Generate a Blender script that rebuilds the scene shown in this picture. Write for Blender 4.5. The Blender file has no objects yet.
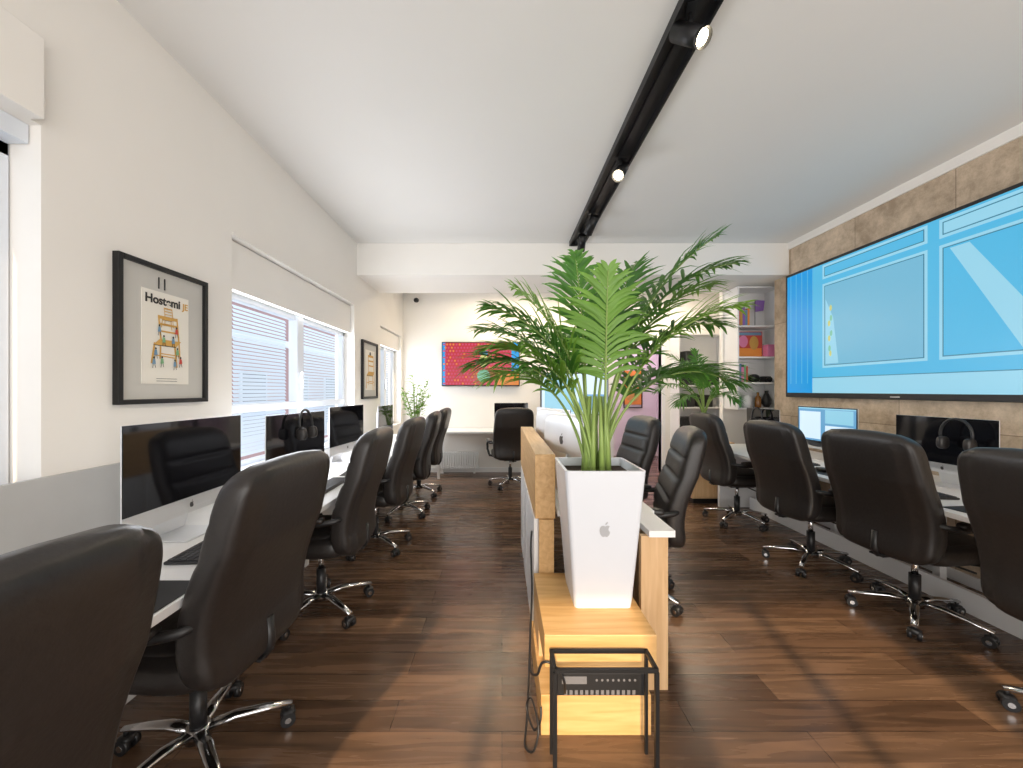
import bpy, bmesh, math, random
from mathutils import Vector, Matrix, Euler
random.seed(7)
C = bpy.context.scene.collection
pi = math.pi
bpy.context.scene.view_settings.view_transform = 'Standard'

# ------------------------------------------------------------ materials
def mat(name, col, rough=0.5, metal=0.0, noise=0.06, nscale=8.0, emit=0.0, ecol=None, bump=0.0, coat=0.0, spec=None):
    m = bpy.data.materials.new(name); m.use_nodes = True
    nt = m.node_tree; b = nt.nodes['Principled BSDF']
    tc = nt.nodes.new('ShaderNodeTexCoord'); n = nt.nodes.new('ShaderNodeTexNoise')
    n.inputs['Scale'].default_value = nscale; n.inputs['Detail'].default_value = 4
    nt.links.new(tc.outputs['Object'], n.inputs['Vector'])
    mix = nt.nodes.new('ShaderNodeMix'); mix.data_type = 'RGBA'
    c = Vector(col)
    mix.inputs['A'].default_value = (*[min(1, x*(1-noise)) for x in c], 1)
    mix.inputs['B'].default_value = (*[min(1, x*(1+noise)) for x in c], 1)
    nt.links.new(n.outputs['Fac'], mix.inputs['Factor'])
    nt.links.new(mix.outputs['Result'], b.inputs['Base Color'])
    b.inputs['Roughness'].default_value = rough; b.inputs['Metallic'].default_value = metal
    if coat: b.inputs['Coat Weight'].default_value = coat
    if spec is not None: b.inputs['Specular IOR Level'].default_value = spec
    if emit:
        b.inputs['Emission Color'].default_value = (*(ecol or col), 1)
        b.inputs['Emission Strength'].default_value = emit
    if bump:
        bp = nt.nodes.new('ShaderNodeBump'); bp.inputs['Strength'].default_value = bump; bp.inputs['Distance'].default_value = .004
        nt.links.new(n.outputs['Fac'], bp.inputs['Height']); nt.links.new(bp.outputs['Normal'], b.inputs['Normal'])
    return m
def translucent(m, amt, col):
    nt = m.node_tree; out = nt.nodes['Material Output']; b = nt.nodes['Principled BSDF']
    t = nt.nodes.new('ShaderNodeBsdfTranslucent'); t.inputs['Color'].default_value = (*col, 1)
    mx = nt.nodes.new('ShaderNodeMixShader'); mx.inputs[0].default_value = amt
    nt.links.new(b.outputs[0], mx.inputs[1]); nt.links.new(t.outputs[0], mx.inputs[2]); nt.links.new(mx.outputs[0], out.inputs['Surface'])
    return m

def wood_mat(name, c1, c2, scale=(2, 30, 30), rough=.45):
    m = bpy.data.materials.new(name); m.use_nodes = True
    nt = m.node_tree; b = nt.nodes['Principled BSDF']
    tc = nt.nodes.new('ShaderNodeTexCoord'); mp = nt.nodes.new('ShaderNodeMapping')
    mp.inputs['Scale'].default_value = scale
    n = nt.nodes.new('ShaderNodeTexNoise'); n.inputs['Scale'].default_value = 1; n.inputs['Detail'].default_value = 6; n.inputs['Distortion'].default_value = .6
    r = nt.nodes.new('ShaderNodeValToRGB')
    r.color_ramp.elements[0].position = .3; r.color_ramp.elements[0].color = (*c1, 1)
    r.color_ramp.elements[1].position = .7; r.color_ramp.elements[1].color = (*c2, 1)
    L = nt.links.new
    L(tc.outputs['Object'], mp.inputs['Vector']); L(mp.outputs['Vector'], n.inputs['Vector'])
    L(n.outputs['Fac'], r.inputs['Fac']); L(r.outputs['Color'], b.inputs['Base Color'])
    b.inputs['Roughness'].default_value = rough
    return m

def floor_mat():
    m = bpy.data.materials.new('walnut_planks'); m.use_nodes = True
    nt = m.node_tree; b = nt.nodes['Principled BSDF']; L = nt.links.new
    tc = nt.nodes.new('ShaderNodeTexCoord')
    br = nt.nodes.new('ShaderNodeTexBrick')
    br.inputs['Scale'].default_value = 1; br.inputs['Brick Width'].default_value = 1.25
    br.inputs['Row Height'].default_value = .16; br.inputs['Mortar Size'].default_value = .0018
    br.inputs['Color1'].default_value = (.085, .048, .029, 1); br.inputs['Color2'].default_value = (.19, .113, .068, 1)
    br.inputs['Mortar'].default_value = (.04, .022, .013, 1); br.offset = .37; br.inputs['Bias'].default_value = -.1
    L(tc.outputs['Object'], br.inputs['Vector'])
    mp = nt.nodes.new('ShaderNodeMapping'); mp.inputs['Scale'].default_value = (1.6, 22, 1)
    n = nt.nodes.new('ShaderNodeTexNoise'); n.inputs['Scale'].default_value = 1; n.inputs['Detail'].default_value = 7; n.inputs['Distortion'].default_value = .8
    L(tc.outputs['Object'], mp.inputs['Vector']); L(mp.outputs['Vector'], n.inputs['Vector'])
    r = nt.nodes.new('ShaderNodeValToRGB')
    r.color_ramp.elements[0].position = .3; r.color_ramp.elements[0].color = (.5, .5, .5, 1)
    r.color_ramp.elements[1].position = .72; r.color_ramp.elements[1].color = (1.4, 1.35, 1.3, 1)
    L(n.outputs['Fac'], r.inputs['Fac'])
    mx = nt.nodes.new('ShaderNodeMix'); mx.data_type = 'RGBA'; mx.blend_type = 'MULTIPLY'; mx.inputs['Factor'].default_value = 1
    L(br.outputs['Color'], mx.inputs['A']); L(r.outputs['Color'], mx.inputs['B'])
    L(mx.outputs['Result'], b.inputs['Base Color'])
    rr = nt.nodes.new('ShaderNodeMapRange'); rr.inputs['To Min'].default_value = .18; rr.inputs['To Max'].default_value = .36
    L(n.outputs['Fac'], rr.inputs['Value']); L(rr.outputs[0], b.inputs['Roughness'])
    return m

def stone_mat():
    m = bpy.data.materials.new('stone_panels'); m.use_nodes = True
    nt = m.node_tree; b = nt.nodes['Principled BSDF']; L = nt.links.new
    tc = nt.nodes.new('ShaderNodeTexCoord'); sp = nt.nodes.new('ShaderNodeSeparateXYZ'); cb = nt.nodes.new('ShaderNodeCombineXYZ')
    L(tc.outputs['Object'], sp.inputs[0]); L(sp.outputs['Y'], cb.inputs['X']); L(sp.outputs['Z'], cb.inputs['Y'])
    br = nt.nodes.new('ShaderNodeTexBrick'); br.inputs['Scale'].default_value = 1
    br.inputs['Brick Width'].default_value = .82; br.inputs['Row Height'].default_value = 1.1; br.inputs['Mortar Size'].default_value = .003
    br.inputs['Color1'].default_value = (.50, .39, .28, 1); br.inputs['Color2'].default_value = (.74, .61, .47, 1)
    br.inputs['Mortar'].default_value = (.28, .21, .15, 1)
    L(cb.outputs[0], br.inputs['Vector'])
    n = nt.nodes.new('ShaderNodeTexNoise'); n.inputs['Scale'].default_value = 5; n.inputs['Detail'].default_value = 10; n.inputs['Roughness'].default_value = .75
    L(tc.outputs['Object'], n.inputs['Vector'])
    r = nt.nodes.new('ShaderNodeValToRGB')
    r.color_ramp.elements[0].position = .38; r.color_ramp.elements[0].color = (.64, .61, .57, 1)
    r.color_ramp.elements[1].position = .62; r.color_ramp.elements[1].color = (1.1, 1.1, 1.1, 1)
    L(n.outputs['Fac'], r.inputs['Fac'])
    mx = nt.nodes.new('ShaderNodeMix'); mx.data_type = 'RGBA'; mx.blend_type = 'MULTIPLY'; mx.inputs['Factor'].default_value = 1
    L(br.outputs['Color'], mx.inputs['A']); L(r.outputs['Color'], mx.inputs['B'])
    L(mx.outputs['Result'], b.inputs['Base Color']); b.inputs['Roughness'].default_value = .7
    return m

M_wall = mat('warm_white_plaster', (.85, .825, .785), .85, noise=.02, nscale=3)
M_ceil = mat('white_ceiling_paint', (.76, .75, .73), .6, noise=.02, nscale=2)
M_grey = mat('grey_wall_panel', (.52, .52, .51), .7)
M_white = mat('white_laminate', (.84, .84, .84), .35, noise=.02)
M_pvc = mat('white_window_plastic', (.74, .79, .86), .35, noise=.02)
M_slat = translucent(mat('blind_slat', (.62, .70, .78), .5, noise=.02), .5, (.66, .78, .88))
M_leather = mat('black_leather', (.020, .017, .016), .40, nscale=60, noise=.3, bump=.25)
M_plastic = mat('black_plastic', (.015, .015, .016), .4)
M_chrome = mat('chrome', (.75, .76, .78), .16, 1.0, noise=.03)
M_blackm = mat('black_metal', (.012, .012, .013), .45, .3)
M_alu = mat('aluminium', (.76, .77, .79), .4, .5, noise=.02)
M_glassb = mat('black_screen_glass', (.006, .006, .008), .06, noise=.1, spec=.6)
M_key = mat('key_caps', (.03, .03, .035), .5)
M_port = mat('port_grey', (.16, .16, .17), .4)
M_wood = wood_mat('light_oak', (.54, .30, .10), (.70, .44, .19), (3, 40, 40))
M_woodv = wood_mat('light_oak_upright', (.57, .35, .17), (.72, .49, .27), (40, 40, 3))
M_woody = wood_mat('light_oak_long', (.54, .31, .12), (.70, .45, .21), (40, 3, 40))
M_floor = floor_mat(); M_stone = stone_mat()
M_pot = mat('white_glazed_pot', (.70, .73, .78), .25, noise=.01)
M_soil = mat('soil', (.05, .03, .02), .95, noise=.5, nscale=60, bump=1)
M_leaf = translucent(mat('palm_leaf', (.055, .17, .03), .4, noise=.45, nscale=5), .25, (.2, .5, .05))
M_leaf2 = translucent(mat('palm_leaf_young', (.16, .32, .05), .4, noise=.3, nscale=5), .3, (.35, .65, .08))
M_stem = mat('palm_stem', (.25, .36, .09), .45, noise=.3)
M_logo = mat('grey_emblem', (.42, .43, .45), .4)
M_logow = mat('dark_emblem', (.05, .05, .05), .4)
M_paper = mat('paper', (.80, .77, .70), .8, noise=.02)
M_mount = mat('grey_mount', (.55, .54, .51), .8, noise=.02)
M_ink = mat('ink_black', (.02, .02, .02), .7)
M_ochre = mat('ink_ochre', (.62, .36, .09), .7)
M_blue = mat('ink_blue', (.16, .30, .45), .7)
M_red = mat('ink_red', (.6, .08, .06), .7)
M_green = mat('ink_green', (.20, .42, .22), .7)
M_orange = mat('orange_paint', (.85, .32, .06), .7)
M_pink = mat('pink_paint', (.8, .25, .45), .6)
def em(name, c, s=1.0):
    return mat(name, tuple(x*.15 for x in c), .25, emit=s, ecol=c, noise=.02)
E_cyan = em('screen_cyan', (.09, .50, .80), .85)
E_deep = em('screen_deep_blue', (.01, .33, .78), .85)
E_pale = em('screen_pale_blue', (.32, .68, .86), .85)
E_mist = em('screen_mist', (.18, .50, .70), .85)
E_line = em('screen_line', (.05, .24, .38), .8)
E_green = em('screen_green', (.25, .62, .45), .8)
E_yel = em('screen_yellow', (.60, .62, .20), .9)
E_red = em('screen_red', (.50, .02, .04), .9)
E_mag = em('screen_magenta', (.55, .05, .14), .9)
E_org = em('screen_orange', (.7, .22, .04), .9)
E_white = em('screen_white', (.65, .82, .95), 1.0)
E_ui = em('screen_ui_blue', (.16, .42, .70), .8)
E_lamp = em('lamp_glow', (1, .86, .62), 20)

# ------------------------------------------------------------ mesh builder
class MB:
    def __init__(s): s.bm = bmesh.new(); s.sm = []
    def poly(s, pts, mi=0):
        f = s.bm.faces.new([s.bm.verts.new(p) for p in pts]); f.material_index = mi; return f
    def box(s, x0, y0, z0, x1, y1, z1, mi=0, bev=0.0):
        r = bmesh.ops.create_cube(s.bm, size=1)
        vs = r['verts']
        bmesh.ops.scale(s.bm, vec=(x1-x0, y1-y0, z1-z0), verts=vs)
        bmesh.ops.translate(s.bm, vec=((x0+x1)/2, (y0+y1)/2, (z0+z1)/2), verts=vs)
        fs = set(f for v in vs for f in v.link_faces)
        for f in fs: f.material_index = mi
        if bev:
            es = list(set(e for v in vs for e in v.link_edges))
            bmesh.ops.bevel(s.bm, geom=es, offset=bev, segments=2, affect='EDGES', profile=.5)
        return s
    def rect(s, x0, z0, x1, z1, y, mi=0):
        s.poly([(x0, y, z0), (x1, y, z0), (x1, y, z1), (x0, y, z1)], mi); return s
    def disc(s, cx, cz, rx, rz, y, mi=0, n=20):
        s.poly([(cx+rx*math.cos(2*pi*i/n), y, cz+rz*math.sin(2*pi*i/n)) for i in range(n)], mi); return s
    def cyl(s, p0, p1, r0, r1=None, n=20, mi=0, caps=True):
        if r1 is None: r1 = r0
        return s.tube([p0, p1], [r0, r1], n, mi, caps)
    def tube(s, pts, rad, n=8, mi=0, caps=True, flat=1.0):
        pts = [Vector(p) for p in pts]
        if not isinstance(rad, (list, tuple)): rad = [rad]*len(pts)
        rings = []; up = None
        for i, p in enumerate(pts):
            t = (pts[min(i+1, len(pts)-1)]-pts[max(i-1, 0)]).normalized()
            if up is None:
                up = Vector((0, 0, 1)) if abs(t.z) < .9 else Vector((1, 0, 0))
            sd = t.cross(up).normalized(); up2 = sd.cross(t).normalized(); up = up2
            rings.append([s.bm.verts.new(p+sd*rad[i]*math.cos(2*pi*k/n)+up2*rad[i]*flat*math.sin(2*pi*k/n)) for k in range(n)])
        for a, b in zip(rings, rings[1:]):
            for k in range(n):
                f = s.bm.faces.new([a[k], a[(k+1) % n], b[(k+1) % n], b[k]]); f.material_index = mi; f.smooth = True
        if caps:
            f = s.bm.faces.new(rings[0][::-1]); f.material_index = mi
            f = s.bm.faces.new(rings[-1]); f.material_index = mi
        return s
    def sell(s, c, a, b, h, e1=.4, e2=.4, nu=28, nv=14, mi=0):
        def pw(v, e): return math.copysign(abs(v)**e, v)
        rings = []
        for j in range(nv+1):
            ph = -pi/2+pi*j/nv
            if j in (0, nv):
                rings.append([s.bm.verts.new((c[0], c[1], c[2]+pw(math.sin(ph), e1)*h))]); continue
            rings.append([s.bm.verts.new((c[0]+a*pw(math.cos(ph), e1)*pw(math.cos(2*pi*k/nu), e2),
                                          c[1]+b*pw(math.cos(ph), e1)*pw(math.sin(2*pi*k/nu), e2),
                                          c[2]+h*pw(math.sin(ph), e1))) for k in range(nu)])
        for j in range(nv):
            A, B = rings[j], rings[j+1]
            for k in range(nu):
                k2 = (k+1) % nu
                if len(A) == 1: vs = [A[0], B[k2], B[k]]
                elif len(B) == 1: vs = [A[k], A[k2], B[0]]
                else: vs = [A[k], A[k2], B[k2], B[k]]
                f = s.bm.faces.new(vs); f.material_index = mi; f.smooth = True
        return s
    def obj(s, name, mats, parent=None, loc=(0, 0, 0), rot=(0, 0, 0), smooth=None, fixn=True):
        if fixn: bmesh.ops.recalc_face_normals(s.bm, faces=s.bm.faces)
        me = bpy.data.meshes.new(name); s.bm.to_mesh(me); s.bm.free()
        if not isinstance(mats, (list, tuple)): mats = [mats]
        for m in mats: me.materials.append(m)
        if smooth:
            for p in me.polygons: p.use_smooth = True
        o = bpy.data.objects.new(name, me); C.objects.link(o)
        o.location = loc; o.rotation_euler = rot
        if parent: o.parent = parent
        return o

def empty(name, loc=(0, 0, 0), rz=0):
    e = bpy.data.objects.new(name, None); e.empty_display_size = .1; C.objects.link(e)
    e.location = loc; e.rotation_euler = (0, 0, rz); return e
def tag(o, label, cat, group=None):
    o['label'] = label; o['category'] = cat
    if group: o['group'] = group
    return o
def struct(o): o['kind'] = 'structure'; return o
def inst(root, loc, rz, label=None, group=None):
    def cp(o, par):
        n = o.copy(); C.objects.link(n)
        if par is not None: n.parent = par; n.matrix_parent_inverse = Matrix()
        for ch in list(o.children): cp(ch, n)
        return n
    n = cp(root, None); n.location = loc; n.rotation_euler = (0, 0, rz)
    if label: n['label'] = label
    if group: n['group'] = group
    return n
def textmesh(name, s, size, m, parent, loc, rz=0, ext=.0005, bold=.02):
    cu = bpy.data.curves.new('t', 'FONT'); cu.body = s; cu.size = size; cu.extrude = ext; cu.offset = size*bold
    cu.align_x = 'CENTER'
    t = bpy.data.objects.new('t', cu); C.objects.link(t)
    bpy.context.view_layer.update()
    me = bpy.data.meshes.new_from_object(t.evaluated_get(bpy.context.evaluated_depsgraph_get()))
    bpy.data.objects.remove(t)
    me.materials.clear(); me.materials.append(m)
    o = bpy.data.objects.new(name, me); C.objects.link(o); o.parent = parent; o.location = loc; o.rotation_euler = (pi/2, 0, rz)
    return o
APPLE = [(0, .30), (.12, .36), (.24, .37), (.34, .30), (.27, .20), (.24, .08), (.28, -.04), (.38, -.12), (.34, -.27), (.25, -.42), (.14, -.5), (0, -.45),
         (-.14, -.5), (-.26, -.42), (-.36, -.25), (-.41, -.02), (-.38, .2), (-.26, .34), (-.12, .36)]
LEAF = [(0, .42), (.02, .52), (.1, .62), (.2, .66), (.19, .56), (.12, .46)]
def apple(B, cx, cz, s, y, mi=0, flip=1):
    for P in (APPLE, LEAF): B.poly([(cx+flip*p[0]*s, y, cz+p[1]*s) for p in P], mi)

# ------------------------------------------------------------ room shell
XL, XR, H, YB, YR = -1.69, 3.34, 3.11, 6.66, -1.6
def wall_x(name, x0, x1, y0, y1, z0, z1, holes, m):
    B = MB(); ys = y0
    for (a, b, c, d) in sorted(holes):
        if a > ys: B.box(x0, ys, z0, x1, a, z1)
        B.box(x0, a, z0, x1, b, c); B.box(x0, a, d, x1, b, z1); ys = b
    if ys < y1: B.box(x0, ys, z0, x1, y1, z1)
    return struct(B.obj(name, m))
def wall_y(name, y0, y1, x0, x1, z0, z1, holes, m):
    B = MB(); xs = x0
    for (a, b, c, d) in sorted(holes):
        if a > xs: B.box(xs, y0, z0, a, y1, z1)
        if c > z0: B.box(a, y0, z0, b, y1, c)
        B.box(a, y0, d, b, y1, z1); xs = b
    if xs < x1: B.box(xs, y0, z0, x1, y1, z1)
    return struct(B.obj(name, m))

struct(MB().box(-2.0, -1.8, -.1, 4.5, 8.6, 0).obj('floor', M_floor))
struct(MB().box(-2.0, -1.8, H, 4.5, 8.6, H+.1).obj('ceiling', M_ceil))
W0 = (.25, 1.43, .95, 2.37); W1 = (2.44, 4.46, .85, 2.37); W2 = (5.42, 6.52, .85, 2.30)
wall_x('wall_left', XL-.22, XL, YR, YB, 0, H, [W0, W1, W2], M_wall)
wall_x('wall_right', XR, XR+.1, YR, 4.78, 0, 3.03, [], M_stone)
struct(MB().box(XR-.015, YR, 3.03, XR+.1, 4.78, H).obj('trim_1', M_wall))
DOOR = (1.90, 2.72, 0, 2.17)
wall_y('wall_back', YB, YB+.12, XL-.22, 4.4, 0, H, [DOOR], M_wall)
wall_y('wall_rear', YR-.15, YR, XL-.22, XR+.1, 0, H, [(-1.3, .15, .1, 2.45), (.3, 1.65, .1, 2.45), (1.8, 3.2, .1, 2.45)], M_wall)  # unseen rear wall, its openings sized for where the sun patches land
wall_x('wall_alcove', 4.2, 4.3, 4.78, YB, 0, H, [], M_wall)
wall_y('wall_return', 4.68, 4.78, XR+.1, 4.3, 0, H, [], M_wall)
wall_y('wall_partition', 5.30, 5.38, 3.0, 4.2, 0, 2.74, [], M_wall)
wall_y('wall_hall', 8.3, 8.4, 1.0, 4.4, 0, H, [], M_wall)
wall_x('wall_hall_side', 3.3, 3.4, YB+.12, 8.3, 0, H, [], M_wall)
wall_x('wall_hall_near', 1.2, 1.3, YB+.12, 8.3, 0, H, [], M_wall)
struct(MB().box(XL, 4.54, 2.74, 4.2, 5.39, H-.001).obj('trim_2', M_wall))       # ceiling beam
struct(MB().box(XL, -1.5, .76, XL+.02, 2.40, 1.08).box(XL, 2.40, .76, XL+.02, 5.2, .84).obj('trim_3', M_grey))
struct(MB().box(XL-.01, .15, 2.37, XL+.05, 1.40, 2.66, bev=.004).obj('trim_4', M_wall))
struct(MB().box(XL-.21, .255, 2.30, XL-.04, 1.425, 2.369).obj('trim_9', M_pvc))
struct(MB().box(XL-.20, W1[0]+.005, 2.05, XL-.04, W1[1]-.005, 2.36).obj('trim_5', M_wall))
struct(MB().box(XL-.20, W2[0]+.005, 2.05, XL-.04, W2[1]-.005, 2.29).obj('trim_6', M_wall))
struct(MB().box(XL+.001, 2.44, 2.37, XL+.012, 4.46, 2.385).obj('trim_7', M_wall))
struct(MB().box(XL, -1.5, 0, XL+.015, YB, .08).obj('baseboard_left', M_white))
struct(MB().box(XL+.02, YB-.015, 0, 1.84, YB, .08).obj('baseboard_back', M_white))
struct(MB().box(XR-.015, -1.5, 0, XR, 4.7, .08).obj('baseboard_right', M_white))
B = MB(); B.box(1.84, YB-.02, 0, 1.90, YB+.12, 2.23); B.box(2.72, YB-.02, 0, 2.78, YB+.12, 2.23); B.box(1.90, YB-.02, 2.17, 2.72, YB+.12, 2.23)
struct(B.obj('door_1', M_white))

def window(idx, w, ztop, mulls, trans):
    ya, yb, za, _ = w; x0, x1 = XL-.17, XL-.11
    e = struct(empty('window_%d' % idx, (0, 0, 0)))
    B = MB(); t = .05
    B.box(x0, ya+.005, za+.001, x1, ya+t, ztop, bev=.004); B.box(x0, yb-t, za+.001, x1, yb-.005, ztop, bev=.004)
    B.box(x0, ya+.005, za+.001, x1, yb-.005, za+t, bev=.004); B.box(x0, ya+.005, ztop-t, x1, yb-.005, ztop, bev=.004)
    for m in mulls: B.box(x0, m-.055, za+.01, x1+.02, m+.055, ztop-.005, bev=.006)
    if trans: B.box(x0, ya+.01, trans-.03, x1+.01, yb-.01, trans+.03, bev=.006)
    for m in mulls: B.box(x1+.02, m-.012, 1.42, x1+.045, m+.012, 1.56, bev=.004)
    B.obj('frame', M_pvc, e)
    B = MB(); z = za+.07
    edges = [ya+t]+[q for m in mulls for q in (m-.055, m+.055)]+[yb-t]
    while z < ztop-(.0 if idx == 1 else .06):
        for i in range(0, len(edges), 2):
            a, b = edges[i]+.01, edges[i+1]-.01
            if i == 0 and idx == 2: a += .22
            B.poly([(x0-.026, a, z+.0245), (x0-.026, b, z+.0245), (x0-.012, b, z), (x0-.012, a, z)])
        z += .0285
    B.obj('blind', M_slat, e, fixn=False)
    return e
window(1, W0, 2.30, [.85], None)
window(2, W1, 2.06, [3.45], 1.27)
window(3, W2, 2.06, [5.95], None)
struct(MB().box(XL-.10, W1[0]+.006, .851, XL+.03, W1[1]-.006, .875).obj('trim_8', M_pvc))
for i, (a, b) in enumerate([(-1.3, .15), (.3, 1.65), (1.8, 3.2)]):
    B = MB(); y0, y1 = YR-.1, YR-.05
    B.box(a, y0, .1, a+.05, y1, 2.45); B.box(b-.05, y0, .1, b, y1, 2.45); B.box(a, y0, .1, b, y1, .16); B.box(a, y0, 2.39, b, y1, 2.45)
    B.box((a+b)/2-.03, y0, .1, (a+b)/2+.03, y1, 2.45); B.box(a, y0, 1.5, b, y1, 1.56)
    struct(B.obj('window_%d' % (i+4), M_pvc))

B = MB(); B.box(-5.6, -3, -1, -5.4, 16, 7, 0)
for k in range(9):
    for zz in (.3, 3.2):
        y = -1.5+k*1.9
        B.box(-5.42, y, zz, -5.36, y+.9, zz+1.5, 1); B.box(-5.40, y+.06, zz+.06, -5.345, y+.84, zz+1.44, 2)
B.box(-5.42, -3, 2.45, -5.3, 16, 2.6, 1)
tag(B.obj('apartment_building', [mat('pink_render', (.40, .26, .26), .9), M_pvc, mat('dark_window', (.12, .16, .2), .2)]), 'pale pink rendered building with white windows across the street', 'building')

# ------------------------------------------------------------ executive chair
def make_chair():
    e = empty('office_chair')
    B = MB(); nz, nu = 60, 36; rings = []
    z0, z1 = .41, 1.16
    def pw(v, ex): return math.copysign(abs(v)**ex, v)
    for j in range(nz+1):
        v = j/nz; z = z0+(z1-z0)*v
        c = -.245-.17*max(0, v-.2)**1.3+.03*math.sin(pi*min(1, v*1.6))*(1 if v < .625 else 0)
        w = .265+.02*math.sin(pi*v)-.005*v
        endr = (1-abs(2*v-1)**9)**.5 if 0 < v < 1 else .0
        endx = max(.0, 1-abs(2*v-1)**14*.45-(.25 if v in (0, 1) else 0))
        t = .068*max(endr, .18)
        ring = []
        for k in range(nu):
            a = 2*pi*k/nu
            x = w*endx*pw(math.cos(a), .45); y = t*pw(math.sin(a), .7)
            if y > 0:
                g = sum(math.exp(-((z-q)/.011)**2) for q in (.60, .73, .86, .985))
                y = y*1.05-.022*g*(1-abs(x/w)**4)
                y += .018*abs(x/w)**3
            else:
                y -= -.012*math.exp(-((abs(x)-w*.8)/.008)**2)
            ring.append(B.bm.verts.new((x, c+y, z)))
        rings.append(ring)
    for a, b in zip(rings, rings[1:]):
        for k in range(nu):
            B.bm.faces.new([a[k], a[(k+1) % nu], b[(k+1) % nu], b[k]])
    B.bm.faces.new(rings[0][::-1]); B.bm.faces.new(rings[-1])
    B.obj('backrest', M_leather, e, smooth=True)
    B = MB(); B.sell((0, .01, .475), .265, .25, .062, .45, .4, 36, 16); B.sell((0, .03, .52), .22, .20, .035, .6, .45)
    B.obj('seat', M_leather, e)
    for sx in (-1, 1):
        B = MB()
        B.tube([(sx*.22, .06, .43), (sx*.29, .10, .44), (sx*.315, .15, .52), (sx*.315, .17, .60), (sx*.31, .13, .645), (sx*.31, 0, .65), (sx*.31, -.12, .65), (sx*.295, -.20, .66), (sx*.26, -.24, .67)],
               [.016, .018, .018, .018, .018, .018, .018, .016, .014], 10, 1)
        B.sell((sx*.31, .0, .672), .032, .15, .02, .5, .4, 24, 8, 0)
        B.obj('armrest', [M_leather, M_plastic], e)
    B = MB(); B.box(-.11, -.13, .385, .11, .12, .415, bev=.008); B.cyl((.1, .02, .40), (.27, .02, .395), .006, n=8)
    B.box(-.04, -.28, .40, .04, -.1, .412, bev=.003); B.tube([(0, -.26, .405), (0, -.29, .45), (0, -.28, .55)], .02, 8)
    B.obj('tilt_mechanism', M_plastic, e)
    B = MB(); B.cyl((0, 0, .10), (0, 0, .27), .028, n=20, mi=0); B.cyl((0, 0, .26), (0, 0, .39), .017, n=16, mi=1)
    B.obj('gas_column', [M_plastic, M_chrome], e)
    base = MB().cyl((0, 0, .075), (0, 0, .125), .045, .038, 24).obj('base', M_chrome, e)
    lg = MB().tube([(.03, 0, .105), (.12, 0, .112), (.22, 0, .098), (.315, 0, .08)], [.026, .024, .02, .015], 12, flat=.6)
    l0 = lg.obj('star_leg', M_chrome, base)
    B = MB()
    B.cyl((.305, 0, .055), (.305, 0, .082), .009, n=10, mi=0)
    for s in (-1, 1):
        B.cyl((.30, s*.009, .028), (.30, s*.030, .028), .028, n=20, mi=0)
        B.cyl((.30, s*.030, .028), (.30, s*.032, .028), .012, n=12, mi=1)
    B.sell((.302, 0, .045), .026, .026, .016, .6, .6, 16, 8, 0)
    c0 = B.obj('caster', [M_plastic, M_chrome], base)
    for k in range(5):
        a = 2*pi*k/5+.3
        if k == 0: l, c = l0, c0
        else:
            l = l0.copy(); c = c0.copy(); C.objects.link(l); C.objects.link(c)
        l.rotation_euler = (0, 0, a); c.rotation_euler = (0, 0, a)
    return e
chair = make_chair()
CL = 'black padded leather executive chair with chrome star base on casters'
r90 = pi/2
chair.location = (-1.09, .565, 0); chair.rotation_euler = (0, 0, r90-.05)
tag(chair, 'black leather executive chair with padded arms beside the white desk', 'office chair', 'chairs along the white wall')
g1, g2, g3 = 'chairs along the white wall', 'chairs along the stone wall desk', 'chairs at the centre desk'
inst(chair, (-1.16, 1.49, 0), r90-.08, 'black leather high-back chair pulled up to desk with keyboard', g1)
inst(chair, (-1.15, 2.48, 0), r90+.03, CL, g1)
inst(chair, (-1.13, 3.48, 0), r90-.05, CL, g1)
inst(chair, (-1.12, 4.42, 0), r90+.04, CL, g1)
inst(chair, (-1.12, 5.26, 0), r90-.03, CL, g1)
inst(chair, (2.48, 1.55, 0), -r90+.04, CL, g2)
inst(chair, (2.54, 2.40, 0), -r90+.14, 'black leather executive chair with exposed padded armrest and chrome base', g2)
inst(chair, (2.47, 3.12, 0), -r90+.10, CL, g2)
inst(chair, (2.50, 4.15, 0), -r90+.02, CL, g2)
inst(chair, (.90, 2.66, 0), r90-.25, CL, g3)
inst(chair, (.98, 3.62, 0), r90+.1, CL, g3)
inst(chair, (.12, 5.70, 0), .15, 'black leather executive chair at the small white desk by the radiator', 'chair at the back desk')

# ------------------------------------------------------------ desks
def desk(name, x0, x1, y0, y1, legs, label, z=.75, wallpanel=None):
    e = empty(name, ((x0+x1)/2, (y0+y1)/2, 0)); cx, cy = (x0+x1)/2, (y0+y1)/2
    MB().box(x0-cx, y0-cy, z-.03, x1-cx, y1-cy, z, bev=.003).obj('worktop', M_white, e)
    for (lx, ly, lw, ld) in legs:
        MB().box(lx-cx, ly-cy, 0, lx+lw-cx, ly+ld-cy, z-.0305).obj('leg', M_white, e)
    if wallpanel: 
        a = wallpanel; MB().box(a[0]-cx, a[1]-cy, a[2], a[3]-cx, a[4]-cy, a[5]).obj('foot_rail', M_white, e)
    tag(e, label, 'desk'); return e
desk('long_desk', XL+.022, -1.00, -.4, 5.75, [(-1.60, y, .05, .05) for y in (-.3, 1.08, 2.08, 3.08, 4.05, 4.92, 5.65)], 'long white laminate desk running along the windowed wall')
desk('long_desk', 2.38, XR-.018, .6, 4.72, [(3.2, y, .05, .05) for y in (.7, 1.95, 2.85, 3.75)]+[(2.6, 4.66, .5, .04)], 'long white laminate desk along the stone-panelled wall', wallpanel=(2.92, .7, 0, 2.95, 4.6, .14))
desk('back_desk', -1.05, .42, 6.10, YB-.018, [(-1.02, 6.13, .04, .04), (.35, 6.13, .04, .04), (-1.02, 6.55, .04, .04), (.35, 6.55, .04, .04)], 'small white desk against the far wall')
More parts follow.
